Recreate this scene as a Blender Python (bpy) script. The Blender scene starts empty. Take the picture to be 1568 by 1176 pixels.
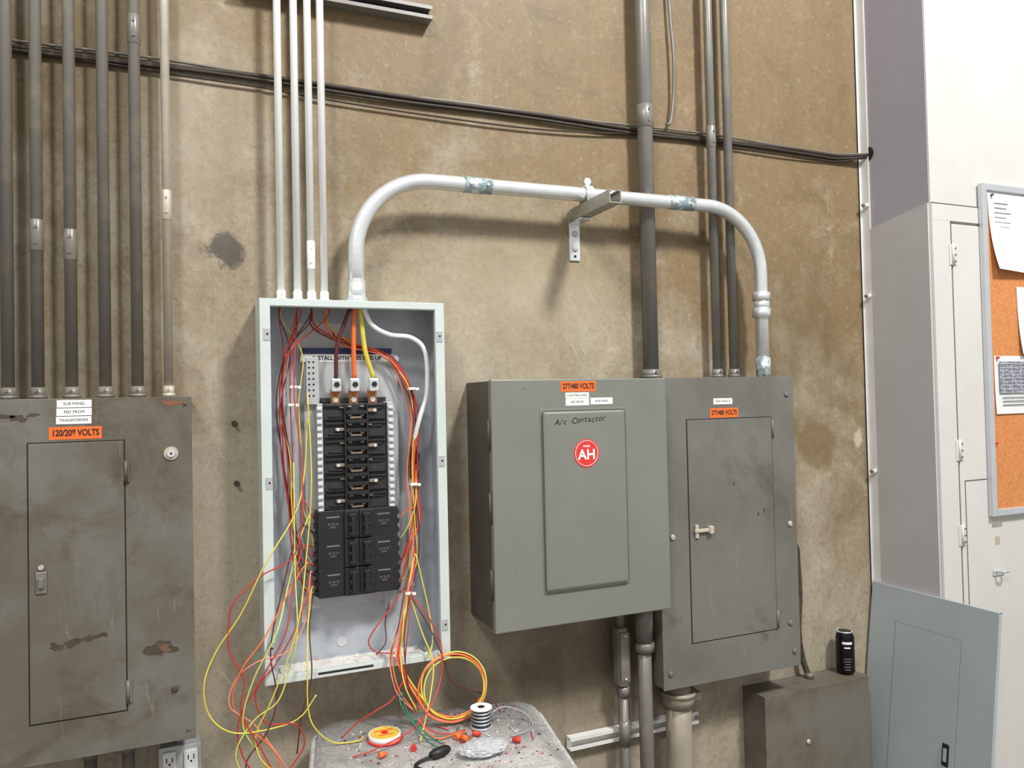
import bpy, bmesh, math, random
from mathutils import Vector, Matrix
random.seed(7)
S=bpy.context.scene
try:
    S.view_settings.view_transform='Standard'
except Exception: pass
COL=bpy.context.collection
def link(o,parent=None):
    COL.objects.link(o)
    if parent is not None: o.parent=parent
    return o
def s2l(c):
    o=[]
    for v in c:
        v=v/255.0
        o.append(v/12.92 if v<=.04045 else ((v+.055)/1.055)**2.4)
    return tuple(o)+(1,)
# ---------------------------------------------------------------- materials
def mat(name,rgb,rough=.5,metal=0,var=.12,scale=12,rgb2=None,thr=(.45,.7),bump=0,bscale=60,detail=6,stretch=(1,1,1),spec=.5,rgb3=None,thr3=(.55,.75),scale3=3,dist=0,rgb4=None,thr4=(.6,.66)):
    m=bpy.data.materials.new(name);m.use_nodes=True
    nt=m.node_tree;N=nt.nodes;L=nt.links;b=N['Principled BSDF']
    b.inputs['Roughness'].default_value=rough;b.inputs['Metallic'].default_value=metal
    b.inputs['Specular IOR Level'].default_value=spec
    tc=N.new('ShaderNodeTexCoord');mp=N.new('ShaderNodeMapping');L.new(tc.outputs['Object'],mp.inputs[0]);mp.inputs['Scale'].default_value=stretch
    n=N.new('ShaderNodeTexNoise');n.inputs['Scale'].default_value=scale;n.inputs['Detail'].default_value=detail;n.inputs['Roughness'].default_value=.62;n.inputs['Distortion'].default_value=dist
    L.new(mp.outputs[0],n.inputs['Vector'])
    r=N.new('ShaderNodeValToRGB');L.new(n.outputs['Fac'],r.inputs[0])
    c=s2l(rgb)
    if rgb2 is None:
        r.color_ramp.elements[0].position=.3;r.color_ramp.elements[1].position=.7
        r.color_ramp.elements[0].color=tuple(x*(1-var) for x in c[:3])+(1,)
        r.color_ramp.elements[1].color=tuple(min(1,x*(1+var)) for x in c[:3])+(1,)
    else:
        r.color_ramp.elements[0].position=thr[0];r.color_ramp.elements[1].position=thr[1]
        r.color_ramp.elements[0].color=c;r.color_ramp.elements[1].color=s2l(rgb2)
    out=r.outputs[0]
    def layer(out,col,th,sc,st,loc,amt=1):
        n3=N.new('ShaderNodeTexNoise');n3.inputs['Scale'].default_value=sc;n3.inputs['Detail'].default_value=9;n3.inputs['Roughness'].default_value=.7;n3.inputs['Distortion'].default_value=.8
        mp3=N.new('ShaderNodeMapping');mp3.inputs['Location'].default_value=loc;mp3.inputs['Scale'].default_value=st;L.new(tc.outputs['Object'],mp3.inputs[0]);L.new(mp3.outputs[0],n3.inputs['Vector'])
        r3=N.new('ShaderNodeMapRange');r3.inputs[1].default_value=th[0];r3.inputs[2].default_value=th[1];r3.inputs[4].default_value=amt;L.new(n3.outputs['Fac'],r3.inputs[0])
        mx=N.new('ShaderNodeMix');mx.data_type='RGBA';L.new(r3.outputs[0],mx.inputs[0]);L.new(out,mx.inputs[6]);mx.inputs[7].default_value=s2l(col);return mx.outputs[2]
    if rgb3 is not None: out=layer(out,rgb3,thr3,scale3,(1,1,1),(3.3,1.7,5.1))
    if rgb4 is not None: out=layer(out,rgb4,thr4,6,(7,1,.8),(1.3,4.7,2.1),.6)
    L.new(out,b.inputs['Base Color'])
    if bump:
        n2=N.new('ShaderNodeTexNoise');n2.inputs['Scale'].default_value=bscale;n2.inputs['Detail'].default_value=5
        L.new(mp.outputs[0],n2.inputs['Vector'])
        bp=N.new('ShaderNodeBump');bp.inputs['Strength'].default_value=bump;bp.inputs['Distance'].default_value=.003
        L.new(n2.outputs['Fac'],bp.inputs['Height']);L.new(bp.outputs[0],b.inputs['Normal'])
    return m
def wall_mat():
    m=bpy.data.materials.new('stained_shaded_concrete');m.use_nodes=True
    nt=m.node_tree;N=nt.nodes;L=nt.links;b=N['Principled BSDF'];b.inputs['Roughness'].default_value=.55;b.inputs['Specular IOR Level'].default_value=.4
    tc=N.new('ShaderNodeTexCoord');sx=N.new('ShaderNodeSeparateXYZ');L.new(tc.outputs['Object'],sx.inputs[0])
    def noise(sc,det,rough,st=(1,1,1),rot=(0,0,0),dist=0,loc=(0,0,0)):
        mp=N.new('ShaderNodeMapping');mp.inputs['Rotation'].default_value=rot;L.new(tc.outputs['Object'],mp.inputs[0])
        mq=N.new('ShaderNodeMapping');mq.inputs['Scale'].default_value=st;mq.inputs['Location'].default_value=loc;L.new(mp.outputs[0],mq.inputs[0])
        n=N.new('ShaderNodeTexNoise');n.inputs['Scale'].default_value=sc;n.inputs['Detail'].default_value=det;n.inputs['Roughness'].default_value=rough;n.inputs['Distortion'].default_value=dist
        L.new(mq.outputs[0],n.inputs['Vector']);return n.outputs['Fac']
    def M(op,a,c,d=None,cl=False):
        x=N.new('ShaderNodeMath');x.operation=op;x.use_clamp=cl
        for i,v in enumerate((a,c,d)):
            if v is None: continue
            if isinstance(v,(int,float)): x.inputs[i].default_value=v
            else: L.new(v,x.inputs[i])
        return x.outputs[0]
    def mix(f,a,c):
        x=N.new('ShaderNodeMix');x.data_type='RGBA'
        if isinstance(f,(int,float)): x.inputs[0].default_value=f
        else: L.new(f,x.inputs[0])
        for i,v in ((6,a),(7,c)):
            if isinstance(v,tuple): x.inputs[i].default_value=v
            else: L.new(v,x.inputs[i])
        return x.outputs[2]
    X=sx.outputs[0];Z=sx.outputs[2]
    big=noise(1.6,9,.62,dist=.6)
    med=noise(6,8,.68,dist=.4)
    fine=noise(55,6,.75)
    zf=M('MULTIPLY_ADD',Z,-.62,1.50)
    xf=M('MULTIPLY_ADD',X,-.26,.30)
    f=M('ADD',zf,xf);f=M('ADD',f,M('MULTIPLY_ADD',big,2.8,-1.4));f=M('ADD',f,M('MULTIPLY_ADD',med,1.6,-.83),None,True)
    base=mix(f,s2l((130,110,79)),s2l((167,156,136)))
    bl=M('MULTIPLY',M('SUBTRACT',noise(8,9,.75,dist=.5,loc=(4,2,7)),.52,None),7.0,None,True)
    bm_=M('MULTIPLY',M('SUBTRACT',big,.42),4.0,None,True)
    base=mix(M('MULTIPLY',M('MULTIPLY',bl,bm_),.5),base,s2l((196,186,164)))
    dk=M('MULTIPLY',M('SUBTRACT',noise(3.6,10,.75,dist=1.0,loc=(1,5,2)),.51),6.0,None,True)
    base=mix(M('MULTIPLY',dk,.45),base,s2l((92,77,54)))
    vs=M('MULTIPLY',M('SUBTRACT',noise(2.2,8,.7,st=(5,1,.45),loc=(2,0,3)),.51),5,None,True)
    base=mix(M('MULTIPLY',vs,.32),base,s2l((98,84,62)))
    fi=M('MULTIPLY',M('SUBTRACT',fine,.49),5,None,True)
    base=mix(M('MULTIPLY',fi,.42),base,s2l((88,75,55)))
    pt=M('MULTIPLY',M('SUBTRACT',noise(34,8,.8,loc=(9,1,1)),.56),9,None,True)
    base=mix(M('MULTIPLY',pt,.38),base,s2l((190,180,156)))
    zone=M('MULTIPLY',M('SUBTRACT',noise(2.6,5,.6,loc=(7,7,1)),.45),5,None,True)
    for rot,sc,th,am in (((0,.55,0),17,.61,.42),((0,-.45,0),15,.62,.36),((0,.15,0),21,.62,.32),((0,1.0,0),19,.635,.26)):
        q=noise(sc,4,.6,st=(8,1,.45),rot=rot,dist=.2,loc=(sc,1,2))
        sm=M('MULTIPLY',M('SUBTRACT',q,th),14,None,True)
        base=mix(M('MULTIPLY',M('MULTIPLY',M('MULTIPLY',sm,am),M('MULTIPLY_ADD',zone,.8,.2)),M('MULTIPLY_ADD',f,.75,.25)),base,s2l((212,203,184)))
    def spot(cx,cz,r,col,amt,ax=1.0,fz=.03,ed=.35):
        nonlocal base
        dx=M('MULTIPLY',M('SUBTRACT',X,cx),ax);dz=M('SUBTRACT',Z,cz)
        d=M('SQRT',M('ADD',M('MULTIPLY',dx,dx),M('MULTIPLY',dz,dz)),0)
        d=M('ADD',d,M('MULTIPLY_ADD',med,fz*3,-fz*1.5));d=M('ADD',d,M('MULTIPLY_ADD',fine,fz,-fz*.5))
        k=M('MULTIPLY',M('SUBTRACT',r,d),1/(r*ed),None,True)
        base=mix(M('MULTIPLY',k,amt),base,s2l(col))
    spot(.093,2.04,.060,(62,57,50),.88,1,.05,.25)
    spot(2.22,1.40,.10,(118,95,57),.6,1,.03,.2)
    spot(2.43,1.42,.05,(215,206,186),.5,1.6,.05)
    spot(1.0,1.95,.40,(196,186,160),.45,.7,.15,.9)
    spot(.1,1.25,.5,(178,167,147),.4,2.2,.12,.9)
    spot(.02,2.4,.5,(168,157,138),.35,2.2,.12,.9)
    spot(2.15,1.75,.45,(96,80,53),.42,1.5,.15,.9)
    spot(1.15,.72,.40,(84,69,50),.65,.7,.1,.8)  # shadow under the contactor cabinet, painted into the wall colour
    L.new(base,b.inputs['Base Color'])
    bp=N.new('ShaderNodeBump');bp.inputs['Strength'].default_value=.5;bp.inputs['Distance'].default_value=.004
    L.new(M('ADD',M('MULTIPLY',med,.8),M('MULTIPLY',fine,.35)),bp.inputs['Height']);L.new(bp.outputs[0],b.inputs['Normal'])
    return m
M_wall=wall_mat()
M_old=mat('old_grey_enamel',(114,113,106),.42,0,rgb2=(102,99,89),thr=(.42,.66),scale=3,bump=.08,rgb3=(84,76,62),thr3=(.56,.78),scale3=4,rgb4=(130,129,121),thr4=(.63,.68))
M_oldL=mat('worn_grey_enamel',(112,110,101),.45,0,rgb2=(98,92,79),thr=(.40,.60),scale=3.2,bump=.1,rgb3=(80,66,49),thr3=(.50,.74),scale3=5,rgb4=(134,130,119),thr4=(.615,.67))
M_worn=mat('chipped_paint',(72,62,50),.7,0,.3,scale=60)
M_cont=mat('grey_enamel',(122,123,114),.38,0,var=.06,scale=4,bump=.04)
M_contside=mat('grey_enamel_shaded',(78,74,64),.5,0,var=.15,scale=8)  # darker copy of the contactor enamel, shade of the box side put into its colour
M_tub=mat('light_grey_enamel',(200,208,203),.4,0,var=.05,scale=10)
M_tubin=mat('galvanized_sheet',(184,189,194),.38,.2,var=.14,scale=14)
M_plate=mat('zinc_plate',(184,186,186),.38,.3,var=.1,scale=20)
M_emt=mat('galvanized_steel',(236,239,238),.27,.6,var=.07,scale=30,bump=.03)
M_emtw=mat('new_steel_tube',(250,250,246),.32,.10,var=.03,scale=20)
M_pc=mat('painted_conduit',(118,113,104),.36,.1,rgb2=(150,141,122),thr=(.52,.8),scale=9)
M_pc2=mat('painted_conduit_dark',(122,119,113),.36,.15,rgb2=(148,143,130),thr=(.5,.8),scale=10)
M_silver=mat('aged_silver_tube',(192,183,165),.4,.2,var=.2,scale=10)
M_cable=mat('dark_cable',(52,42,33),.6,0,.3,scale=30)
M_black=mat('black_plastic',(30,29,30),.5,0,.25,scale=40)
M_black2=mat('black_bakelite',(40,38,40),.6,0,.25,scale=60)
M_copper=mat('copper',(176,112,70),.4,.6,.2,scale=40)
M_brass=mat('tarnished_copper',(142,122,104),.5,.3,.3,scale=80)
M_white=mat('white_plastic',(228,228,222),.5,0,.05)
M_paper=mat('white_paper',(224,224,222),.8,0,.03)
M_label=mat('white_label',(240,238,232),.6,0,.03)
M_orange=mat('orange_label',(240,108,40),.5,0,.04)
M_ink=mat('black_ink',(22,20,20),.7,0,.1)
M_redb=mat('red_badge',(212,56,50),.45,0,.05)
M_grey=mat('lavender_grey_paint',(164,161,169),.6,0,var=.07,scale=3,bump=.1)
M_greyL=mat('pale_grey_paint',(188,186,187),.6,0,var=.06,scale=3,bump=.1)
M_strip=mat('pale_metal_trim',(226,224,220),.5,0,var=.08,scale=6)
M_ww=mat('white_painted_wall',(206,203,197),.55,0,var=.05,scale=2.5,bump=.2,bscale=18)
M_gap=mat('shadow_gap',(96,90,82),.8,0,.1)
M_cork=mat('cork',(210,138,80),.8,0,rgb2=(182,108,56),thr=(.45,.7),scale=140,bump=.1)
M_alu=mat('aluminium_frame',(200,203,206),.35,.4,.06)
M_cover=mat('blue_grey_enamel',(168,177,180),.42,0,var=.05,scale=3)
M_table=mat('dusty_grey_laminate',(200,197,193),.65,0,rgb2=(136,133,130),thr=(.53,.66),scale=130,bump=.15,detail=9,rgb3=(164,161,157),thr3=(.46,.64),scale3=12)
M_floor=mat('floor_concrete',(120,114,104),.6,0,var=.2,scale=4,bump=.1)
M_dark=mat('dark_gap',(30,28,25),.8,0,.1)
M_gut=mat('brown_grey_enamel',(110,105,94),.55,0,rgb2=(88,79,64),thr=(.45,.7),scale=5,bump=.1)
M_can=mat('black_can',(22,22,24),.3,.5,.1)
M_dust=mat('drywall_dust',(216,213,207),.9,0,.15,scale=60)
WC={'red':mat('red_wire',(192,52,46),.4,0,.08),'yellow':mat('yellow_wire',(220,204,78),.4,0,.08),'orange':mat('orange_wire',(238,116,58),.4,0,.06),
 'brown':mat('brown_wire',(92,44,44),.4,0,.1),'white':mat('white_wire',(246,246,244),.4,0,.03),'green':mat('green_wire',(20,110,84),.35,0,.08),'grey':mat('grey_wire',(160,160,160),.4,0,.05),
 'pink':mat('salmon_wire',(226,138,120),.4,0,.08),'black':M_black,'lime':mat('lime_wire',(206,212,100),.4,0,.08)}
# ---------------------------------------------------------------- geometry
def empty(name):
    e=bpy.data.objects.new(name,None);e.empty_display_size=.05;return link(e)
def mesh_obj(name,bm,mats,parent=None,smooth=False):
    me=bpy.data.meshes.new(name);bm.normal_update();bm.to_mesh(me);bm.free()
    for m in (mats if isinstance(mats,(list,tuple)) else [mats]): me.materials.append(m)
    if smooth:
        for p in me.polygons:p.use_smooth=True
    return link(bpy.data.objects.new(name,me),parent)
def addbox(bm,x0,x1,y0,y1,z0,z1,bev=0,mi=0,M=None):
    r=bmesh.ops.create_cube(bm,size=1)['verts']
    for v in r:
        v.co=Vector(((x0+x1)/2+v.co.x*(x1-x0),(y0+y1)/2+v.co.y*(y1-y0),(z0+z1)/2+v.co.z*(z1-z0)))
    fs=set(f for v in r for f in v.link_faces)
    if bev>0:
        es=list(set(e for v in r for e in v.link_edges))
        q=bmesh.ops.bevel(bm,geom=es,offset=bev,segments=2,affect='EDGES',profile=.5)
        fs|=set(q['faces']);fs={f for f in fs if f.is_valid}
        vs=set(v for f in fs for v in f.verts)
    else: vs=set(r)
    for f in fs:
        if f.is_valid:f.material_index=mi
    if M is not None:
        for v in vs:v.co=M@v.co
def box(name,x0,x1,y0,y1,z0,z1,m,bev=0,parent=None,M=None):
    bm=bmesh.new();addbox(bm,x0,x1,y0,y1,z0,z1,bev,0,M);return mesh_obj(name,bm,m,parent)
def smoothpath(pts,n=6):
    P=[Vector(p) for p in pts];o=[]
    if len(P)<3:return P
    for i in range(len(P)-1):
        a=P[i-1] if i>0 else P[0]*2-P[1];b=P[i];c=P[i+1];d=P[i+2] if i+2<len(P) else P[-1]*2-P[-2]
        for k in range(n):
            t=k/n
            o.append(.5*((2*b)+(c-a)*t+(2*a-5*b+4*c-d)*t*t+(3*b-a-3*c+d)*t*t*t))
    o.append(P[-1]);return o
def addtube(bm,path,r,sides=10,mi=0,cap=True,radii=None):
    P=[Vector(p) for p in path];n=len(P)
    T=[(P[min(i+1,n-1)]-P[max(i-1,0)]).normalized() for i in range(n)]
    up=Vector((0,0,1)) if abs(T[0].z)<.9 else Vector((1,0,0))
    u=T[0].cross(up).normalized();rings=[]
    for i in range(n):
        u=(u-T[i]*u.dot(T[i]))
        if u.length<1e-6:u=T[i].orthogonal()
        u.normalize();w=T[i].cross(u);rr=radii[i] if radii else r
        rings.append([bm.verts.new(P[i]+(u*math.cos(2*math.pi*k/sides)+w*math.sin(2*math.pi*k/sides))*rr) for k in range(sides)])
    for i in range(n-1):
        for k in range(sides):
            f=bm.faces.new((rings[i][k],rings[i][(k+1)%sides],rings[i+1][(k+1)%sides],rings[i+1][k]));f.material_index=mi;f.smooth=True
    if cap:
        f=bm.faces.new(rings[0][::-1]);f.material_index=mi
        f=bm.faces.new(rings[-1]);f.material_index=mi
def tube(name,path,r,m,parent=None,sides=16,radii=None):
    bm=bmesh.new();addtube(bm,path,r,sides,0,True,radii);bmesh.ops.recalc_face_normals(bm,faces=bm.faces);return mesh_obj(name,bm,m,parent)
def disc(name,c,r,thick,m,axis='y',parent=None,sides=32):
    c=Vector(c);a={'y':Vector((0,-1,0)),'z':Vector((0,0,1)),'x':Vector((-1,0,0))}[axis]
    return tube(name,[c,c+a*thick],r,m,parent,sides)
def text(name,s,x,y,z,size,m,parent=None,align='CENTER',rotz=0,bold=0,M=None,sx=1,shear=0):
    cu=bpy.data.curves.new(name,'FONT');cu.body=s;cu.size=size;cu.align_x=align;cu.align_y='CENTER';cu.offset=bold;cu.extrude=.0002;cu.shear=shear
    o=bpy.data.objects.new(name,cu);COL.objects.link(o)
    me=bpy.data.meshes.new_from_object(o);bpy.data.objects.remove(o);me.materials.clear();me.materials.append(m)
    o=bpy.data.objects.new(name,me);link(o,parent)
    MM=Matrix.Translation((x,y,z))@Matrix.Rotation(math.radians(90),4,'X')@Matrix.Rotation(rotz,4,'Z')@Matrix.Diagonal((sx,1,1,1))
    me.transform(MM if M is None else M@MM);return o
def screw(name,x,y,z,r,m,parent):
    bm=bmesh.new()
    addtube(bm,[(x,y,z),(x,y-.003,z),(x,y-.006,z)],r,14,0,True,[r,r,r*.6])
    bmesh.ops.recalc_face_normals(bm,faces=bm.faces)
    mesh_obj(name,bm,m,parent)
# ---------------------------------------------------------------- room
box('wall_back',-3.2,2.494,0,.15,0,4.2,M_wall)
box('wall_right',2.494,2.70,-.298,.15,0,4.2,M_grey)
box('wall_front_right',2.497,4.6,-.302,-.2,0,4.2,M_ww)
box('floor',-3.2,4.6,-5,.15,-.1,0,M_floor)
e=empty('trim_1')
box('edge_strip',2.478,2.4955,-.004,0,0,4.2,M_strip,0,e)
box('return_strip',2.488,2.494,-.040,0,0,4.2,M_strip,.001,e)
box('gap_line',2.4745,2.478,-.003,0,0,4.2,M_dark,0,e)
for i,z in enumerate((2.34,1.98,1.29)):
    tube('anchor_%d'%(i+1),[(2.494,-.03,z),(2.470,-.03,z)],.010,M_strip,e,10)
    tube('bolt_%d'%(i+1),[(2.472,-.03,z),(2.462,-.03,z)],.006,M_pc,e,8)
for i,(x,z) in enumerate(((.114,1.552),(.118,1.385))):
    disc('wall_stud_washer_%d'%i,(x,0,z),.008,.003,M_worn,'y',e,14);tube('wall_stud_%d'%i,[(x,-.002,z),(x,-.020,z)],.0045,M_worn,e,8)
bm=bmesh.new()
v=[bm.verts.new(p) for p in ((2.486,-.041,0),(2.486,-.298,0),(2.486,-.298,2.285),(2.486,-.041,2.245))];bm.faces.new(v)
r=bmesh.ops.extrude_face_region(bm,geom=bm.faces[:])
for q in r['geom']:
    if isinstance(q,bmesh.types.BMVert):q.co.x=2.494
bmesh.ops.recalc_face_normals(bm,faces=bm.faces)
mesh_obj('wall_column_lower',bm,M_greyL)
# ---------------------------------------------------------------- door / trim on white wall
e=empty('door_1')
y=-.302
box('casing_side',2.499,2.592,y-.004,y,0,2.225,M_ww,.001,e)
box('casing_head',2.499,3.6,y-.004,y,2.225,2.285,M_ww,.001,e)
box('gap_head',2.499,2.75,y-.0045,y,2.285,2.2885,M_gap,0,e)
box('leaf',2.599,3.55,y-.004,y,.01,2.215,M_ww,.001,e)
box('gap_side',2.592,2.599,y-.001,y,0,2.222,M_gap,0,e)
box('gap_top',2.592,3.55,y-.001,y,2.215,2.222,M_gap,0,e)
box('rail_gap',2.626,2.74,y-.0048,y-.0035,1.265,1.269,M_gap,0,e)
box('stile_gap',2.622,2.626,y-.0048,y-.0035,.02,1.269,M_gap,0,e)
box('worn_patch_1',2.775,2.80,y-.0048,y-.0035,1.02,1.05,mat('peel_1',(180,168,148),.8),0,e)
box('worn_patch_2',2.76,2.815,y-.0048,y-.0035,1.085,1.10,mat('peel_2',(150,146,138),.8),0,e)
for i,z in enumerate((2.10,1.38,1.07)):
    eh=empty('door_hinge')
    box('hinge_leaf_%d'%i,2.580,2.618,y-.007,y-.0042,z-.038,z+.038,M_ww,.0005,eh)
    tube('hinge_pin_%d'%i,[(2.596,y-.0095,z-.04),(2.596,y-.0095,z+.04)],.005,M_ww,eh,10)
    for k in (-1,0,1):
        screw('hinge_screw_%d_%d'%(i,k),2.609,y-.0065,z+k*.024,.0028,M_gap,eh)
eh=empty('door_hasp')
box('hasp_plate',2.755,2.815,y-.009,y-.0042,.905,.925,M_alu,.002,eh)
tube('hasp_loop',smoothpath([(2.77,y-.008,.92),(2.77,y-.035,.925),(2.79,y-.04,.925),(2.80,y-.03,.92),(2.80,y-.008,.92)]),.004,M_alu,eh,8)
# ---------------------------------------------------------------- cork board
e=empty('cork_notice_board')
X0,X1,Z0,Z1=2.742,3.66,1.128,2.376;y=-.3072
box('cork_sheet',X0+.02,X1-.02,y-.010,y-.001,Z0+.02,Z1-.02,M_cork,0,e)
box('frame_left',X0,X0+.026,y-.02,y,Z0,Z1,M_alu,.003,e)
box('frame_right',X1-.026,X1,y-.02,y,Z0,Z1,M_alu,.003,e)
box('frame_top',X0+.026,X1-.026,y-.02,y,Z1-.026,Z1,M_alu,.003,e)
box('frame_bottom',X0+.026,X1-.026,y-.02,y,Z0,Z0+.026,M_alu,.003,e)
def paper(name,x0,x1,z0,z1,y,curl,parent,rot=0,curlx=0):
    bm=bmesh.new();n=10;g=[]
    for i in range(n+1):
        row=[]
        for j in range(n+1):
            u=i/n;v=j/n
            xx=x0+(x1-x0)*u;zz=z1+(z0-z1)*v
            row.append(bm.verts.new((xx+rot*(v-.5)*-(z1-z0),y-.001-curl*v**3*(1-u*.6)-curlx*(u**3),zz+rot*(u-.5)*(x1-x0))))
        g.append(row)
    for i in range(n):
        for j in range(n):
            f=bm.faces.new((g[i][j],g[i][j+1],g[i+1][j+1],g[i+1][j]));f.smooth=True
    return mesh_obj(name,bm,M_paper,parent)
y=-.318
M_pale=mat('pale_print',(150,150,150),.8)
paper('notice_page',2.785,3.04,2.045,2.352,y,.03,e,-.05)
for k in range(9):
    box('notice_line_%d'%k,2.815,2.815+random.uniform(.06,.11),y-.0035,y-.0025,2.305-k*.018,2.308-k*.018,M_pale,0,e)
paper('notice_page_2',2.928,3.2,1.73,1.99,y,.015,e,-.02)
for k in range(8):
    box('notice2_line_%d'%k,2.965,2.965+random.uniform(.08,.13),y-.0035,y-.0025,1.95-k*.02,1.953-k*.02,M_pale,0,e)
paper('schedule_sheet',2.785,3.10,1.508,1.727,y,.004,e,0)
bm=bmesh.new()
addbox(bm,2.806,3.06,y-.0068,y-.0063,1.585,1.705)
mesh_obj('schedule_table',bm,mat('grey_print',(96,100,112),.8,0,rgb2=(160,163,170),thr=(.45,.6),scale=110,stretch=(.5,1,2)),e)
bm=bmesh.new()
for i in range(9): addbox(bm,2.806,3.06,y-.0072,y-.0068,1.589+i*.0135,1.5902+i*.0135)
for i in range(5): addbox(bm,2.825+i*.05,2.8262+i*.05,y-.0072,y-.0068,1.585,1.705)
mesh_obj('schedule_grid',bm,M_paper,e)
for k in range(3):
    box('schedule_line_%d'%k,2.82,2.96,y-.0067,y-.006,1.568-k*.014,1.571-k*.014,M_gap,0,e)
paper('notice_page_3',3.25,3.46,1.9,2.2,y,.01,e)
for i,(a,b) in enumerate(((2.80,2.335),(3.0,1.96),(2.80,1.72),(2.778,1.40))):
    disc('push_pin_%d'%i,(a,y,b),.005,.010,M_redb if i>1 else M_gap,'y',e,12)
# ---------------------------------------------------------------- conduits
def conduit(name,x,y,z0,z1,r,m,couplings=(),bottom=True):
    e=empty(name)
    tube('tube',[(x,y,z0),(x,y,z1)],r,m,e,20)
    for i,c in enumerate(couplings):
        tube('coupling_%d'%i,[(x,y,c-.04),(x,y,c-.038),(x,y,c+.038),(x,y,c+.04)],r*1.11,m,e,20,[r,r*1.11,r*1.11,r])
        for s in (-.02,.02):
            tube('set_screw_%d'%i,[(x,y-r,c+s),(x,y-r*1.11-.004,c+s)],.0035,m,e,8)
    if bottom:
        tube('connector',[(x,y,z0),(x,y,z0+.03)],r*1.18,m,e,20)
        tube('locknut',[(x,y,z0+.002),(x,y,z0+.010)],r*1.45,m,e,8)
        tube('connector_screw',[(x,y-r,z0+.022),(x,y-r*1.18-.006,z0+.022)],.004,m,e,8)
    return e
for i,x in enumerate((-.414,-.350,-.276,-.200,-.125)):
    conduit('painted_conduit',x,-.045,1.628,4.1,.0145,M_pc,couplings=((2.04,) if i==1 else (2.60,) if i==4 else (2.02,) if i==2 else ()))
conduit('metal_conduit',-.051,-.045,1.628,4.1,.0115,M_silver,couplings=(2.14,))
conduit('painted_conduit',-.478,-.045,1.628,4.1,.0145,M_pc)
for x in (-.24,-.155):
    e=empty('lower_conduit');tube('tube',[(x,-.07,0),(x,-.07,.7625)],.0145,M_pc,e,18);tube('connector',[(x,-.07,.73),(x,-.07,.7625)],.018,M_pc,e,18)
bm=bmesh.new()
for k,(dz,r,mi) in enumerate(((0,.0075,0),(-.012,.0055,0),(.009,.004,1),(-.020,.003,0))):
    pts=[];x=-1.6
    while x<2.46:
        pts.append((x,-.009-.002*(k%2)-.001*random.random(),2.532+dz+.004*math.sin(x*3+k*1.3)+.003*math.sin(x*7+k)-(.03 if (k==3) else 0)*math.sin(max(0,min(1,(x-.2)/1.3))*math.pi)))
        x+=.12
    pts.append((2.475,-.03,2.540+dz*.6));pts.append((2.4925,-.036,2.542+dz*.5))
    addtube(bm,smoothpath(pts,4),r,8,mi)
mesh_obj('cable_bundle',bm,[M_cable,M_pc])
disc('cable_entry_hole',(2.4935,-.035,2.545),.028,.0025,M_dark,'x')
def strut(name,x0,x1,y0,y1,z0,z1,m,parent=None):
    bm=bmesh.new();t=.003
    addbox(bm,x0,x1,y1-t,y1,z0,z1)
    addbox(bm,x0,x1,y0,y1-t,z1-t,z1);addbox(bm,x0,x1,y0,y1-t,z0,z0+t)
    addbox(bm,x0,x1,y0,y0+t,z1-.011,z1-t);addbox(bm,x0,x1,y0,y0+t,z0+t,z0+.011)
    return mesh_obj(name,bm,m,parent)
e=empty('strut_channel')
strut('channel',.13,.70,-.045,-.002,2.772,2.813,M_pc2,e)
box('channel_back_slots',.131,.699,-.012,-.006,2.780,2.805,M_dark,0,e)
for i,x in enumerate((.237,.2815,.3195,.355)):
    box('strap_%d'%i,x-.015,x+.015,-.062,-.0455,2.785,2.800,M_alu,.003,e)
for i,x in enumerate((.237,.2815,.3195,.355)):
    conduit('steel_conduit',x,-.075,1.8865,4.1,.0104,M_emtw,couplings=((2.02,) if i==2 else ()),bottom=True)
# ---------------------------------------------------------------- big EMT
e=empty('bent_steel_conduit')
R=.225;xl,xr=.441,1.886;zt=2.253;yy=-.10
path=[(xl,yy,1.8865),(xl,yy,zt-R)]
for k in range(1,17):
    a=math.pi-k*math.pi/32;path.append((xl+R+R*math.cos(a),yy,zt-R+R*math.sin(a)))
path.append((1.2,yy,zt+.004));zt2=zt+.006
for k in range(0,17):
    a=math.pi/2-k*math.pi/32;path.append((xr-R+R*math.cos(a),yy,zt2-R+R*math.sin(a)))
path.append((xr,yy,1.664))
tube('tube',path,.0225,M_emt,e,28)
M_coup=mat('etched_steel',(150,172,176),.4,.4,0,rgb2=(228,230,226),thr=(.46,.60),scale=60)
tube('coupling_1',[(.768,yy,zt+.001),(.858,yy,zt+.002)],.0245,M_coup,e,28)
tube('coupling_2',[(1.50,yy,zt+.006),(1.60,yy,zt+.006)],.0245,M_coup,e,28)
for i,x in enumerate((.785,.84,1.52,1.58)):
    tube('coupling_screw_%d'%i,[(x,yy-.02,zt),(x,yy-.030,zt)],.004,M_emt,e,8)
tube('tub_connector',[(xl,yy,1.8865),(xl,yy,1.950)],.0255,M_emt,e,28)
tube('tub_locknut',[(xl,yy,1.888),(xl,yy,1.900)],.031,M_emt,e,8)
tube('compression_nut_top',[(xr,yy,1.935),(xr,yy,1.965)],.031,M_emt,e,8)
tube('compression_body',[(xr,yy,1.905),(xr,yy,1.935)],.028,M_emt,e,24)
tube('compression_nut_bottom',[(xr,yy,1.875),(xr,yy,1.907)],.032,M_emt,e,8)
tube('cabinet_connector',[(xr,yy,1.664),(xr,yy,1.73)],.0255,M_coup,e,24)
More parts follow.
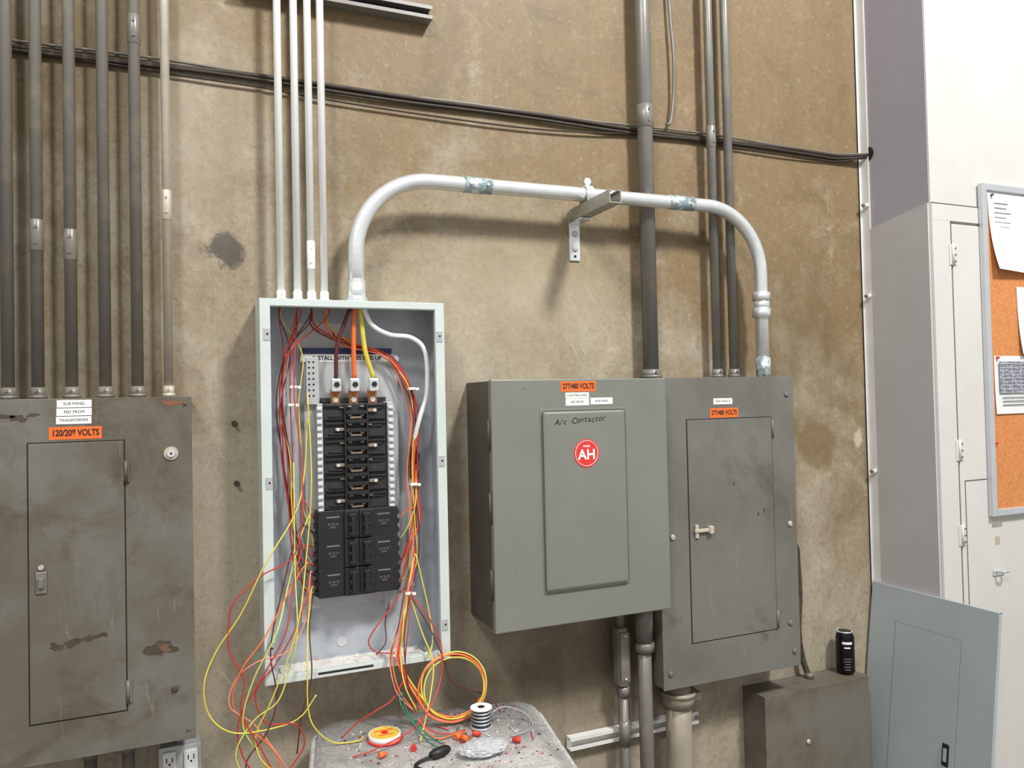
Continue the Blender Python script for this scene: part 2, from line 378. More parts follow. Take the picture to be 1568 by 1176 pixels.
# bracket
e=empty('strut_bracket')
box('wall_plate',1.172,1.212,-.006,0,2.06,2.19,M_emt,.002,e)
box('angle_leg',1.172,1.212,-.09,-.006,2.181,2.188,M_emt,.002,e)
screw('anchor_bolt',1.192,-.006,2.10,.010,M_plate,e);screw('anchor_bolt_2',1.192,-.006,2.15,.010,M_plate,e)
disc('plate_hole',(1.192,-.006,2.075),.005,.0006,M_dark,'y',e,12)
bm=bmesh.new();x0,x1,z0,z1=1.172,1.213,2.189,2.229;t=.003
addbox(bm,x0,x1,-.275,-.006,z0,z0+t);addbox(bm,x0,x0+t,-.275,-.006,z0+t,z1);addbox(bm,x1-t,x1,-.275,-.006,z0+t,z1)
addbox(bm,x0+t,x0+.011,-.275,-.006,z1-t,z1);addbox(bm,x1-.011,x1-t,-.275,-.006,z1-t,z1)
mesh_obj('strut_arm',bm,mat('zinc_strut',(160,158,148),.45,.3,.15),e)
bm=bmesh.new()
pp=[]
for k in range(0,13):
    a=math.pi+ -k*math.pi/12;pp.append((1.192,yy+.0265*math.cos(a),zt+.004+.0265*math.sin(a)))
pp=[(1.192,yy-.0265,2.232)]+pp+[(1.192,yy+.0265,2.232)]
for dx in (-.012,-.006,0,.006,.012):
    addtube(bm,[(p[0]+dx,p[1],p[2]) for p in pp],.0035,6)
mesh_obj('pipe_clamp',bm,M_emt,e)
tube('clamp_bolt',[(1.192,yy-.0,zt+.03),(1.192,yy,zt+.055)],.006,M_emt,e,8)
disc('clamp_nut',(1.192,yy+.006,zt+.047),.013,.012,M_emt,'y',e,6)
conduit('painted_rigid_conduit',1.449,-.050,1.664,4.1,.0265,M_pc2,couplings=(2.56,))
conduit('painted_thin_conduit',1.724,-.05,1.664,4.1,.0155,M_pc2,couplings=(2.52,))
conduit('painted_thin_conduit',1.797,-.05,1.664,4.1,.0155,M_pc2,couplings=())
e=empty('thin_wall_cable')
tube('cable',smoothpath([(1.575,-.02,4.1),(1.578,-.02,3.2),(1.583,-.02,2.98),(1.592,-.025,2.80),(1.59,-.02,2.66),(1.575,-.02,2.57),(1.555,-.024,2.555)]),.0055,M_pc2,e,8)
# ---------------------------------------------------------------- left cabinet
def cabinet(name,x0,x1,z0,z1,d,m,bev=.002):
    e=empty(name)
    box('body',x0+.003,x1-.003,-d+.003,-.0005,z0+.003,z1-.001,m,.001,e)
    box('front_cover',x0,x1,-d,-d+.003,z0,z1,m,.0012,e)
    return e
def door(e,x0,x1,z0,z1,y,m,gap=.003,th=.003):
    bm=bmesh.new()
    addbox(bm,x0-gap,x1+gap,y-.0006,y,z1,z1+gap);addbox(bm,x0-gap,x1+gap,y-.0006,y,z0-gap,z0)
    addbox(bm,x0-gap,x0,y-.0006,y,z0,z1);addbox(bm,x1,x1+gap,y-.0006,y,z0,z1)
    mesh_obj('door_gap',bm,M_dark,e)
    box('door_leaf',x0,x1,y-th,y,z0,z1,m,.001,e)
def hinge(e,n,x,z,y,h=.06,m=M_old):
    tube('hinge_%s'%n,[(x,y-.003,z-h/2),(x,y-.003,z+h/2)],.0045,m,e,10)
    box('hinge_leaf_%s'%n,x,x+.009,y-.0025,y,z-h/2,z+h/2,m,.0005,e)
e=cabinet('circuit_breaker_panel',-.512,.004,.763,1.628,.15,M_oldL)
door(e,-.355,-.152,.861,1.521,-.15,M_oldL)
hinge(e,'top',-.148,1.445,-.151,.055,M_oldL);hinge(e,'bottom',-.148,.905,-.151,.055,M_oldL)
box('latch_plate',-.342,-.318,-.157,-.152,1.165,1.218,M_pc2,.003,e)
box('latch_lever',-.337,-.323,-.164,-.155,1.178,1.205,M_pc,.004,e)
disc('latch_keyhole',(-.330,-.152,1.228),.006,.006,M_silver,'y',e,12)
disc('door_lock_washer',(-.045,-.149,1.485),.017,.004,M_silver,'y',e);disc('door_lock_screw',(-.045,-.153,1.485),.009,.006,M_emt,'y',e);
disc('door_lock_slot',(-.045,-.158,1.485),.003,.002,M_dark,'y',e,8)
for i,(x,z) in enumerate(((-.043,.894),(-.47,1.5),(-.47,.86),(-.012,.79),(-.011,1.61))): screw('cover_screw_%d'%i,x,-.15,z,.008 if i<3 else .004,M_oldL if i!=0 else M_worn,e)
def blotch(name,x,z,y,rx,rz,m,parent,seed=0,n=40):
    rnd=random.Random(seed);bm=bmesh.new();vs=[];q=.8
    ph=[rnd.uniform(0,6.28) for _ in range(5)]
    for k in range(n):
        a=2*math.pi*k/n;q=.8+sum(.16/(j+1)**.5*math.sin((j+2)*a+ph[j]) for j in range(5))+rnd.uniform(-.05,.05);vs.append(bm.verts.new((x+rx*q*math.cos(a),y,z+rz*q*math.sin(a))))
    bm.faces.new(vs);return mesh_obj(name,bm,m,parent)
for k,(a,b,r1,r2) in enumerate(((-.41,1.588,.030,.007),(-.375,1.583,.022,.010),(-.345,1.590,.016,.005))): blotch('chip_1%d'%k,a,b,-.1507,r1,r2,M_worn,e,60+k)
for k,(a,b,r1,r2) in enumerate(((-.30,1.036,.018,.010),(-.265,1.042,.022,.011),(-.228,1.048,.020,.009),(-.20,1.052,.012,.006))): blotch('chip_2%d'%k,a,b,-.1537,r1,r2,M_worn,e,30+k)
blotch('chip_3',-.075,1.00,-.1507,.038,.024,M_worn,e,3);blotch('chip_3b',-.065,1.0,-.1511,.016,.012,mat('rust_spot',(110,80,62),.8),e,5)
blotch('chip_4',-.04,1.612,-.1507,.026,.009,mat('rust',(130,84,60),.8),e,4)
def label(e,n,x0,x1,z0,z1,y,m,s=None,size=.01,bold=0,sx=1):
    box('label_%s'%n,x0,x1,y-.0007,y,z0,z1,m,0,e)
    if s:text('label_text_%s'%n,s,(x0+x1)/2,y-.0009,(z0+z1)/2,size,M_ink,e,bold=bold,sx=sx)
label(e,'a',-.295,-.221,1.606,1.624,-.15,M_label,'SUB PANEL',.0095)
label(e,'b',-.296,-.221,1.586,1.604,-.15,M_label,'FED FROM',.0095)
label(e,'c',-.297,-.222,1.566,1.584,-.15,M_label,'TRANSFORMER',.009)
label(e,'orange',-.312,-.2,1.529,1.559,-.15,M_orange,'120/208 VOLTS',.0215,.0006,.72)
# ---------------------------------------------------------------- outlet below
e=empty('duplex_outlet_box')
box('box',-.084,.016,-.052,-.0005,.60,.712,M_plate,.004,e)
box('cover',-.086,.018,-.056,-.052,.598,.714,M_plate,.003,e)
for i,x in enumerate((-.060,-.008)):
    box('receptacle_%d'%i,x-.017,x+.017,-.062,-.056,.615,.702,M_white,.005,e)
    for j,z in enumerate((.682,.637)):
        box('slot_a_%d%d'%(i,j),x-.008,x-.0055,-.0625,-.0615,z-.006,z+.006,M_dark,0,e)
        box('slot_b_%d%d'%(i,j),x+.0055,x+.008,-.0625,-.0615,z-.006,z+.006,M_dark,0,e)
        disc('ground_%d%d'%(i,j),(x,-.0615,z-.011),.0028,.001,M_dark,'y',e,10)
tube('feed_nipple',[(-.034,-.03,.712),(-.034,-.03,.7625)],.011,M_plate,e,14)
# ---------------------------------------------------------------- open tub
e=empty('open_panelboard_enclosure')
x0,x1,z0,z1,D=.173,.684,.864,1.886,.146;t=.0025
box('back_sheet',x0,x1,-.004,-.0008,z0,z1,M_tubin,0,e)
bm=bmesh.new()
addbox(bm,x0,x0+t,-D,-.004,z0,z1);addbox(bm,x1-t,x1,-D,-.004,z0,z1)
addbox(bm,x0+t,x1-t,-D,-.004,z1-t,z1);addbox(bm,x0+t,x1-t,-D,-.004,z0,z0+t)
mesh_obj('side_walls',bm,M_tub,e)
bm=bmesh.new()
a=.0030
addbox(bm,x0+t,x0+a,-D+.002,-.004,z0+a,z1-a);addbox(bm,x1-a,x1-t,-D+.002,-.004,z0+a,z1-a)
addbox(bm,x0+t,x1-t,-D+.002,-.004,z1-a,z1-t);addbox(bm,x0+t,x1-t,-D+.002,-.004,z0+t,z0+a)
mesh_obj('inner_faces',bm,M_tubin,e)
w=.027
bm=bmesh.new()
addbox(bm,x0,x0+w,-D-.002,-D,z0,z1,.0007);addbox(bm,x1-w,x1,-D-.002,-D,z0,z1,.0007)
addbox(bm,x0+w,x1-w,-D-.002,-D,z1-.019,z1,.0007);addbox(bm,x0+w,x1-w,-D-.002,-D,z0,z0+.019,.0007)
addbox(bm,x0+w-.002,x0+w,-D,-D+.014,z0+.019,z1-.019);addbox(bm,x1-w,x1-w+.002,-D,-D+.014,z0+.019,z1-.019)
addbox(bm,x0+w,x1-w,-D,-D+.014,z1-.021,z1-.019);addbox(bm,x0+w,x1-w,-D,-D+.014,z0+.019,z0+.021)
mesh_obj('front_flange',bm,M_tub,e)
for i,(xx,zz) in enumerate(((x0+.019,1.79),(x0+.019,1.395),(x1-.014,1.79),(x1-.014,1.43),(x0+.019,.96),(x1-.014,.96))):
    box('cover_clip_%d'%i,xx-.010,xx+.008,-D-.0035,-D-.002,zz-.017,zz+.015,M_plate,.0005,e)
    disc('clip_hole_%d'%i,(xx,-D-.0033,zz),.003,.0006,M_dark,'y',e,10)
box('bottom_knockout_slot',.31,.46,-.1485,-.1478,.872,.878,M_dark,0,e)
box('dust_pile',.22,.62,-.11,-.02,.867,.871,M_dust,.001,e)
disc('back_knockout',(.40,-.004,.91),.014,.002,M_emt,'y',e)
bm=bmesh.new()
for i in range(160):
    xx=random.uniform(.205,.65);yv=random.uniform(-.142,-.01);s=random.uniform(.001,.003)
    addbox(bm,xx,xx+s*2,yv,yv+s,.8672,.8672+s+.004,0,random.choice((0,0,0,0,1)))
mesh_obj('debris_in_tub',bm,[M_dust,WC['pink']],e)
# interior chassis
box('chassis_plate',.300,.572,-.030,-.026,1.02,1.745,M_plate,.001,e)
for i,(xx,zz) in enumerate(((.306,1.03),(.566,1.03),(.306,1.73),(.566,1.73))):
    tube('standoff_%d'%i,[(xx,-.004,zz),(xx,-.036,zz)],.007,M_plate,e,10)
    disc('standoff_nut_%d'%i,(xx,-.034,zz),.010,.008,M_emt,'y',e,6)
box('mounting_ear_left',.282,.312,-.034,-.026,.985,1.06,M_plate,.002,e)
box('mounting_ear_right',.520,.560,-.034,-.026,1.0,1.07,M_plate,.002,e)
box('paper_label_back',.29,.42,-.0052,-.004,1.76,1.835,M_paper,0,e)
box('instruction_label',.292,.56,-.0312,-.030,1.722,1.744,M_paper,0,e)
box('instruction_stripe',.296,.556,-.0320,-.0312,1.746,1.762,mat('blue_label',(44,52,96),.6),0,e)
text('instruction_text','INSTALL WITH THIS END UP',.425,-.0322,1.733,.0165,M_ink,e,bold=.0003,sx=.95)
text('neutral_text','N',.395,-.0328,1.754,.013,M_paper,e,bold=.0003)
box('slotted_plate',.305,.340,-.046,-.03,1.60,1.735,M_plate,.001,e)
bm=bmesh.new()
for i in range(7):
    for j in range(2): addtube(bm,[(.313+j*.012,-.0455,1.625+i*.016),(.313+j*.012,-.0468,1.625+i*.016)],.003,8)
mesh_obj('slotted_plate_holes',bm,M_dark,e)
box('bus_base_upper',.345,.530,-.062,-.03,1.285,1.602,M_black2,.003,e)
bm=bmesh.new()
addbox(bm,.330,.345,-.072,-.030,1.285,1.602,.001);addbox(bm,.530,.545,-.072,-.030,1.285,1.602,.001)
mesh_obj('side_rails',bm,M_plate,e)
bm=bmesh.new()
for i in range(16):
    z=1.295+i*.0192
    addbox(bm,.328,.343,-.078,-.066,z,z+.010,.002);addbox(bm,.532,.547,-.078,-.066,z,z+.010,.002)
mesh_obj('rail_hooks',bm,mat('pale_hooks',(206,208,206),.5,.1,.05),e)
# six alternating bus-stab bays, each with black moulded barriers, a wide finger on one side and a screw on the other
bm=bmesh.new()
for i in range(6):
    z=1.302+i*.0508
    for xa,xb in ((.352,.405),(.473,.524)):
        addbox(bm,xa,xb,-.070,-.062,z,z+.003,.0005);addbox(bm,xa,xb,-.070,-.062,z+.0365,z+.0415,.0005)
    addbox(bm,.362,.400,-.067,-.062,z+.006,z+.012,.0005);addbox(bm,.478,.516,-.067,-.062,z+.028,z+.033,.0005)
addbox(bm,.405,.410,-.076,-.062,1.29,1.60,.001);addbox(bm,.468,.473,-.076,-.062,1.29,1.60,.001)
for i in range(12):
    z=1.297+i*.0254;addbox(bm,.410,.468,-.078,-.062,z-.0065,z+.0035,.0005)
mesh_obj('bus_dividers',bm,M_black,e)
bm=bmesh.new()
for i in range(12):
    z=1.3015+i*.0254
    if z>1.585:continue
    if i%2==0:
        addbox(bm,.422,.456,-.072,-.062,z+.002,z+.009,.001,0)
    addbox(bm,.416,.427,-.074,-.062,z+.009,z+.014,.001,1);addbox(bm,.451,.462,-.074,-.062,z+.009,z+.014,.001,1)
mesh_obj('copper_stabs',bm,[M_brass,M_pc],e)
bm=bmesh.new()
for i in range(6):
    z=1.32+i*.0508
    if z>1.59:continue
    if i%2==0:
        addbox(bm,.380,.410,-.070,-.062,z,z+.009,.001,0);addtube(bm,[(.387,-.07,z+.0045),(.387,-.073,z+.0045)],.005,10,1)
        addbox(bm,.471,.486,-.069,-.062,z+.014,z+.022,.001,0)
    else:
        addbox(bm,.468,.500,-.070,-.062,z+.002,z+.011,.001,0);addtube(bm,[(.493,-.07,z+.0065),(.493,-.073,z+.0065)],.005,10,1)
        addbox(bm,.392,.407,-.069,-.062,z+.014,z+.022,.001,0)
mesh_obj('bus_screws',bm,[M_brass,M_emt],e)
box('lug_insulator',.345,.530,-.058,-.03,1.605,1.618,M_black2,.001,e)
for i,x in enumerate((.383,.435,.490)):
    box('lug_bar_%d'%i,x-.013,x+.013,-.060,-.050,1.590,1.645,M_copper,.001,e)
    box('lug_block_%d'%i,x-.013,x+.013,-.088,-.060,1.635,1.672,M_emt,.003,e)
    disc('lug_screw_%d'%i,(x,-.088,1.655),.0085,.004,M_black,'y',e,6)
    disc('lug_bolt_%d'%i,(x,-.060,1.612),.008,.004,M_emt,'y',e,6)
def breaker(col,row):
    bm=bmesh.new();zc=1.060+row*.0805;zt_=zc+.0800
    xa,xb=(.324,.4370) if col==0 else (.4385,.551)
    addbox(bm,xa,xb,-.088,-.032,zc,zt_,.0015)
    s=-1 if col==0 else 1;inner=xb if col==0 else xa;outer=xa if col==0 else xb
    addbox(bm,min(inner,inner+s*.040),max(inner,inner+s*.040),-.097,-.086,zc+.001,zt_-.001,.002,1)
    for k in range(3):
        z=zc+.013+k*.0262
        addbox(bm,min(inner+s*.008,inner+s*.030),max(inner+s*.008,inner+s*.030),-.108,-.095,z-.006,z+.006,.003)
        addbox(bm,min(outer+s*.006,outer-s*.010),max(outer+s*.006,outer-s*.010),-.082,-.045,z-.009,z+.005,.001)
        addbox(bm,min(outer-s*.012,outer-s*.07),max(outer-s*.012,outer-s*.07),-.0893,-.087,z-.0125,z-.0110,0,1)
    addbox(bm,min(inner+s*.012,inner+s*.024),max(inner+s*.012,inner+s*.024),-.111,-.106,zc+.01,zt_-.01,.001)
    for k in range(3):
        z=zc+.013+k*.0262
        addtube(bm,[(outer-s*.004,-.0825,z-.002),(outer-s*.004,-.084,z-.002)],.003,8,2)
    mesh_obj('breaker_%d_%d'%(col,row),bm,[M_black,M_black2,M_pc],e)
for c in (0,1):
    for r in range(3): breaker(c,r)
M_mark=mat('grey_mark',(112,112,112),.6)
for r in range(3):
    for c,x in enumerate((.366,.509)):
        text('breaker_mark_%d_%d'%(c,r),'20 20 20\n240V',x,-.0890,1.060+r*.0805+.038,.0085,M_mark,e)
        box('breaker_sticker_%d_%d'%(c,r),x-.018,x+.018,-.0886,-.088,1.060+r*.0805+.060,1.060+r*.0805+.064,M_mark,0,e)
box('aux_base',.612,.628,-.05,-.004,1.37,1.47,M_black,.002,e)
box('aux_terminal_1',.600,.628,-.062,-.05,1.43,1.45,M_black2,.002,e)
box('aux_terminal_2',.598,.626,-.058,-.05,1.395,1.415,M_brass,.002,e)
box('ground_bar',.602,.616,-.018,-.004,1.05,1.37,M_emt,.001,e)
# ---------------------------------------------------------------- wiring
names=list(WC.keys())
bmw=bmesh.new()
def wire(pts,c,r=.0018,j=0,yj=0,n=7,target=None):
    P=[]
    for i,p in enumerate(pts):
        e_=0 if i in (0,len(pts)-1) else 1
        P.append((p[0]+random.uniform(-j,j)*e_,p[1]+random.uniform(-yj,yj)*e_,p[2]+random.uniform(-j,j)*e_))
    addtube(target or bmw,smoothpath(P,n),r,7,names.index(c))
wire([(.428,-.10,1.883),(.41,-.10,1.84),(.385,-.09,1.76),(.383,-.078,1.673)],'brown',.0060)
wire([(.436,-.10,1.883),(.432,-.10,1.84),(.432,-.09,1.76),(.435,-.078,1.673)],'orange',.0072)
wire([(.448,-.10,1.883),(.453,-.10,1.84),(.465,-.09,1.75),(.490,-.078,1.673)],'yellow',.0072)
wire([(.454,-.108,1.883),(.482,-.105,1.825),(.534,-.10,1.797),(.60,-.10,1.788),(.640,-.10,1.745),(.644,-.095,1.63),(.624,-.09,1.56),(.613,-.07,1.50),(.612,-.055,1.455)],'white',.0072)
cx=(.237,.2815,.3195,.355)
cs=['red','red','brown','yellow','brown','orange','grey','red','yellow','red','brown']
for i in range(11):
    x=cx[i%4]+random.uniform(-.005,.005);zt_=1.065+random.randint(0,8)*.0268
    lx=.222+random.random()*.06
    wire([(x,-.075,1.883),(x-.004,-.075,1.84),(lx+.012,-.06,1.74),(lx,-.05,1.60),(lx+.01,-.05,1.45),(lx+.018,-.055,1.32),(lx+.035,-.06,zt_+.05),(.316,-.065,zt_)],cs[i],.0017,.008,.010)
cs2=['red','brown','brown','orange','pink','orange','red','yellow','red']
for i in range(9):
    x=cx[2+i%2]
    end=i%3!=0;g=random.uniform(-.011,.011)
    pts=[(x,-.075,1.883),(x+.01,-.07,1.82),(.42+g,-.055,1.775),(.53+g,-.055,1.74),(.585+g,-.065,1.66),(.61+g,-.07,1.55),(.60+g*1.3,-.075,1.40),(.605+g,-.08,1.25)]
    if end: pts+=[(.602+g,-.09,1.14),(.570+g*.5,-.12,1.06),(.545+g,-.16,.97),(.525+g*2,-.17,.90),(.53+g*2,-.20,.82),(.56+g,-.22,.76)]
    else: pts+=[(.585,-.075,1.17),(.560,-.065,1.065+random.randint(0,8)*.0268)]
    wire(pts,cs2[i],.0018,.008,.008)
for i in range(4):
    zt_=1.08+i*.06
    wire([(.612,-.075,1.40),(.600,-.08,1.30),(.580,-.08,zt_+.03),(.560,-.065,zt_)],['yellow','red','yellow','orange'][i],.0018,.008,.006)
def loop(pts,c,y0=-.06,y1=-.175,j=.004,r=.0019):
    n=len(pts);P=[]
    for i,(x,z) in enumerate(pts):
        t=min(1,i/3.0);P.append((x,(y0*(1-t)+y1*t),z))
    wire(P,c,r,j,.006)
loop([(.305,1.56),(.285,1.39),(.255,1.30),(.174,1.19),(.116,1.066),(.053,.975),(.024,.897),(.035,.814),(.097,.770),(.193,.760),(.262,.775),(.30,.83)],'yellow')
loop([(.281,1.86),(.264,1.635),(.273,1.46),(.27,1.30),(.245,1.20),(.166,1.161),(.101,1.10),(.081,1.037),(.084,.971),(.122,.898),(.113,.817),(.159,.708),(.20,.62)],'red')
loop([(.306,1.634),(.311,1.389),(.282,1.183),(.254,1.014),(.194,.853),(.152,.760),(.149,.70),(.18,.665),(.21,.64)],'yellow')
loop([(.315,1.20),(.28,1.21),(.25,1.12),(.22,1.00),(.16,.90),(.105,.80),(.115,.71),(.16,.63),(.20,.60)],'red')
loop([(.315,1.15),(.29,1.16),(.24,1.10),(.17,1.0),(.12,.93),(.09,.86),(.11,.79),(.18,.72),(.20,.66),(.17,.60)],'orange')
loop([(.315,1.10),(.30,1.11),(.26,1.02),(.20,.93),(.15,.86),(.17,.78),(.25,.76),(.27,.70),(.22,.64)],'red')
loop([(.315,1.09),(.30,1.09),(.285,1.0),(.275,.90),(.272,.816),(.288,.763),(.338,.712),(.400,.704),(.415,.712)],'yellow',-.06,-.21,.002)
loop([(.315,1.24),(.27,1.26),(.22,1.10),(.19,.96),(.20,.84),(.17,.75),(.12,.68),(.14,.60)],'brown')
loop([(.315,1.13),(.30,1.13),(.28,1.03),(.23,.96),(.15,.94),(.10,.90),(.085,.84),(.14,.78),(.20,.70),(.24,.62)],'pink')
loop([(.315,1.07),(.305,1.06),(.295,.98),(.29,.90),(.283,.85),(.265,.78),(.25,.68)],'brown',-.06,-.16)
loop([(.265,1.44),(.262,1.30),(.258,1.15),(.25,1.0),(.235,.90),(.20,.83),(.14,.79),(.10,.72),(.13,.64),(.19,.66)],'lime')
loop([(.31,1.3),(.28,1.24),(.24,1.12),(.19,1.0),(.14,.90),(.12,.80),(.15,.70),(.19,.63)],'lime',j=.012)
cc=['yellow','orange','red','lime','pink','yellow','orange']
for i,c in enumerate(cc):
    ox=random.uniform(-.008,.008);oz=random.uniform(-.004,.004);rr=.086+random.uniform(-.008,.005)
    P=[(.600,-.09,1.16),(.568,-.12,1.06),(.540+ox,-.155,.96),(.525+ox,-.17,.88)]
    a0=math.radians(200);turn=2*math.pi*(1.0+.35*(i%3))
    n=int(turn/(math.pi/7))
    for k in range(n+1):
        a=a0+turn*k/n
        P.append((.672+ox+rr*1.14*math.cos(a),-.186-.0025*i+.022*math.sin(a),.799+oz+rr*math.sin(a)))
    wire(P,c,.0022,.0015,.002,5)
for c,P in (('yellow',[(.57,-.12,1.06),(.60,-.15,.95),(.62,-.18,.87),(.60,-.22,.80),(.57,-.26,.74),(.55,-.29,.706)]),
 ('red',[(.57,-.12,1.06),(.61,-.15,1.0),(.645,-.17,.92),(.64,-.2,.84),(.60,-.24,.78),(.54,-.28,.74),(.43,-.30,.712),(.37,-.30,.705)]),
 ('red',[(.54,-.19,.85),(.50,-.21,.80),(.45,-.22,.78),(.40,-.21,.75),(.36,-.2,.715)]),
 ('green',[(.510,-.23,.82),(.512,-.25,.79),(.54,-.28,.745),(.57,-.33,.708),(.61,-.365,.706)]),
 ('green',[(.518,-.23,.82),(.522,-.25,.78),(.555,-.28,.735),(.585,-.31,.708),(.60,-.33,.706)]),
 ('red',[(.57,-.25,.73),(.60,-.27,.712),(.64,-.28,.706),(.68,-.275,.706)]),
 ('orange',[(.555,-.25,.75),(.58,-.28,.716),(.60,-.295,.706),(.65,-.285,.706),(.68,-.285,.706)]),
 ('brown',[(.575,-.1,1.05),(.62,-.13,.97),(.655,-.16,.88),(.68,-.17,.80),(.73,-.17,.775),(.79,-.19,.74),(.81,-.21,.707)]),
 ('red',[(.565,-.1,1.07),(.52,-.12,1.02),(.48,-.13,.98),(.45,-.13,.935),(.47,-.13,.905),(.52,-.15,.90)]),
 ('yellow',[(.60,-.1,1.16),(.63,-.12,1.0),(.635,-.14,.92),(.61,-.17,.88)]),
 ('brown',[(.52,-.1,1.03),(.505,-.11,.98),(.50,-.13,.93),(.47,-.14,.90)])):
    wire(P,c,.0019,.002,.002)
bmesh.ops.recalc_face_normals(bmw,faces=bmw.faces)
mesh_obj('loose_wiring',bmw,[WC[n] for n in names])
e2=bpy.data.objects['open_panelboard_enclosure']
for i,(x,y,z) in enumerate(((.268,-.06,1.65),(.262,-.06,1.60),(.602,-.08,1.64),(.602,-.08,1.36),(.570,-.12,1.055))):
    box('cable_tie_%d'%i,x-.011,x+.011,y-.010,y+.008,z-.004,z+.004,M_white,.002,e2)
    box('cable_tie_tail_%d'%i,x+.009,x+.019,y-.014,y-.008,z-.005,z+.003,M_white,.001,e2)
# ---------------------------------------------------------------- contactor cabinet
e=empty('contactor_cabinet')
D=.217
box('body',.800,1.388,-D+.012,-.0005,.937,1.657,M_contside,.002,e)
box('hinged_cover',.797,1.391,-D-.003,-D+.020,.933,1.660,M_cont,.003,e)
box('raised_panel',.955,1.236,-D-.014,-D-.002,1.035,1.566,M_cont,.009,e)
box('raised_panel_lip',.950,1.241,-D-.0045,-D-.002,1.030,1.571,M_cont,.0008,e)
for i,z in enumerate((1.50,1.29,1.07)):
    tube('hinge_%d'%i,[(.7945,-D+.012,z-.045),(.7945,-D+.012,z+.045)],.0055,M_contside,e,10)
disc('badge',(1.097,-D-.014,1.436),.043,.001,M_redb,'y',e,40)
bm=bmesh.new()
ring=[(1.097+.038*math.cos(a*math.pi/20),-D-.0152,1.436+.038*math.sin(a*math.pi/20)) for a in range(41)]
addtube(bm,ring,.0009,5,0,False);mesh_obj('badge_ring',bm,M_label,e)
text('badge_text','AH',1.097,-D-.0153,1.431,.042,M_label,e,bold=.0009)
text('badge_text_small','PANEL',1.097,-D-.0153,1.457,.008,M_label,e,bold=.0002)
hx=1.000
for i,ch in enumerate('A/c  Contactor'):
    if ch!=' ':
        text('handwriting_%d'%i,ch,hx,-D-.0143,1.532+random.uniform(-.0015,.0015)+(i*.0006),.025,M_ink,e,rotz=random.uniform(-.14,.16),shear=.2,bold=0)
    hx+=.0135 if ch in 'AC' else (.009 if ch==' ' else .0125)
label(e,'orange',1.021,1.139,1.622,1.653,-D-.003,M_orange,'277/480 VOLTS',.0225,.0006,.72)
label(e,'w1',1.036,1.115,1.602,1.619,-D-.003,M_label,'LIGHTING AND',.0095)
label(e,'w2',1.036,1.115,1.580,1.601,-D-.003,M_label,'FED FROM:',.0095)
label(e,'w3',1.120,1.197,1.582,1.602,-D-.003,M_label,'MCB PANEL',.009)
for i,(x,z) in enumerate(((1.396,1.54),(1.396,1.13))):
    disc('clamp_screw_%d'%i,(x,-.185,z),.009,.014,M_silver,'y',e,10)
for i,(x,z) in enumerate(((.90,1.635),(.905,1.632),(.86,1.10))): disc('paint_nick_%d'%i,(x,-D-.003,z),.002,.0004,M_gap,'y',e,8)
# ---------------------------------------------------------------- right cabinet
e=cabinet('lighting_panel_cabinet',1.402,1.972,.648,1.663,.15,M_old)
door(e,1.517,1.868,.788,1.521,-.15,M_old)
hinge(e,'a',1.872,1.482,-.151,.06,M_old);hinge(e,'b',1.872,.822,-.151,.06,M_old)
box('latch_base',1.535,1.548,-.160,-.152,1.13,1.175,M_silver,.002,e)
box('latch_bar',1.53,1.60,-.164,-.158,1.149,1.161,M_silver,.002,e)
box('latch_end',1.585,1.603,-.170,-.152,1.142,1.168,M_silver,.003,e)
label(e,'orange',1.612,1.728,1.526,1.558,-.15,M_orange,'277/480 VOLTS',.0225,.0006,.72)
label(e,'white',1.627,1.705,1.571,1.591,-.15,M_label,'NEW PANEL B',.0095)
for i,(x,z) in enumerate(((1.43,1.52),(1.45,1.14),(1.43,.70),(1.945,.70),(1.94,1.145),(1.94,1.60),(1.93,.80))): screw('cover_screw_%d'%i,x,-.15,z,.010,M_silver if i in(1,4) else M_old,e)
for i,(x,z) in enumerate(((1.825,1.20),(1.80,1.19),(1.70,1.30))): blotch('chip_%d'%i,x,z,-.1537,.004,.009,M_worn,e,i+20,12)
# ---------------------------------------------------------------- lower pipes
c=empty('large_conduit')
tube('tube',[(1.363,-.10,0.0),(1.363,-.10,.934)],.023,M_pc,c,20)
tube('upper_sleeve',[(1.363,-.10,.80),(1.363,-.10,.932)],.029,M_pc,c,20)
tube('fitting',[(1.363,-.10,.77),(1.363,-.10,.80)],.034,M_pc,c,8)
c=empty('conduit_body')
box('body',1.277,1.318,-.085,-.035,.655,.850,M_pc2,.012,c)
box('cover_plate',1.280,1.315,-.089,-.085,.675,.835,M_pc,.005,c)
screw('screw_a',1.297,-.089,.825,.004,M_emt,c);screw('screw_b',1.297,-.089,.685,.004,M_emt,c)
tube('top_nipple',[(1.298,-.06,.85),(1.298,-.06,.934)],.015,M_pc,c,14)
tube('down_conduit',[(1.305,-.06,.0),(1.305,-.06,.655)],.014,M_pc2,c,14)
tube('down_nut',[(1.305,-.06,.62),(1.305,-.06,.652)],.020,M_pc2,c,8)
tube('down_coupling',[(1.305,-.06,.46),(1.305,-.06,.54)],.018,M_pc2,c,14)
c=empty('large_service_pipe')
M_pipe=mat('tan_pipe',(152,142,124),.45,.1,.2,scale=9)
tube('pipe',[(1.507,-.075,.0),(1.507,-.075,.647)],.043,M_pipe,c,28)
tube('clamp_ring',[(1.507,-.075,.565),(1.507,-.075,.610)],.054,M_pipe,c,28)
tube('clamp_lip',[(1.507,-.075,.598),(1.507,-.075,.612)],.060,M_pipe,c,28)
box('clamp_ear',1.555,1.585,-.10,-.05,.575,.60,M_pipe,.003,c)
e=empty('wall_strut_channel')
strut('channel',1.12,1.62,-.030,-.002,.462,.503,M_strip,e)
flex=empty('flexible_cable')
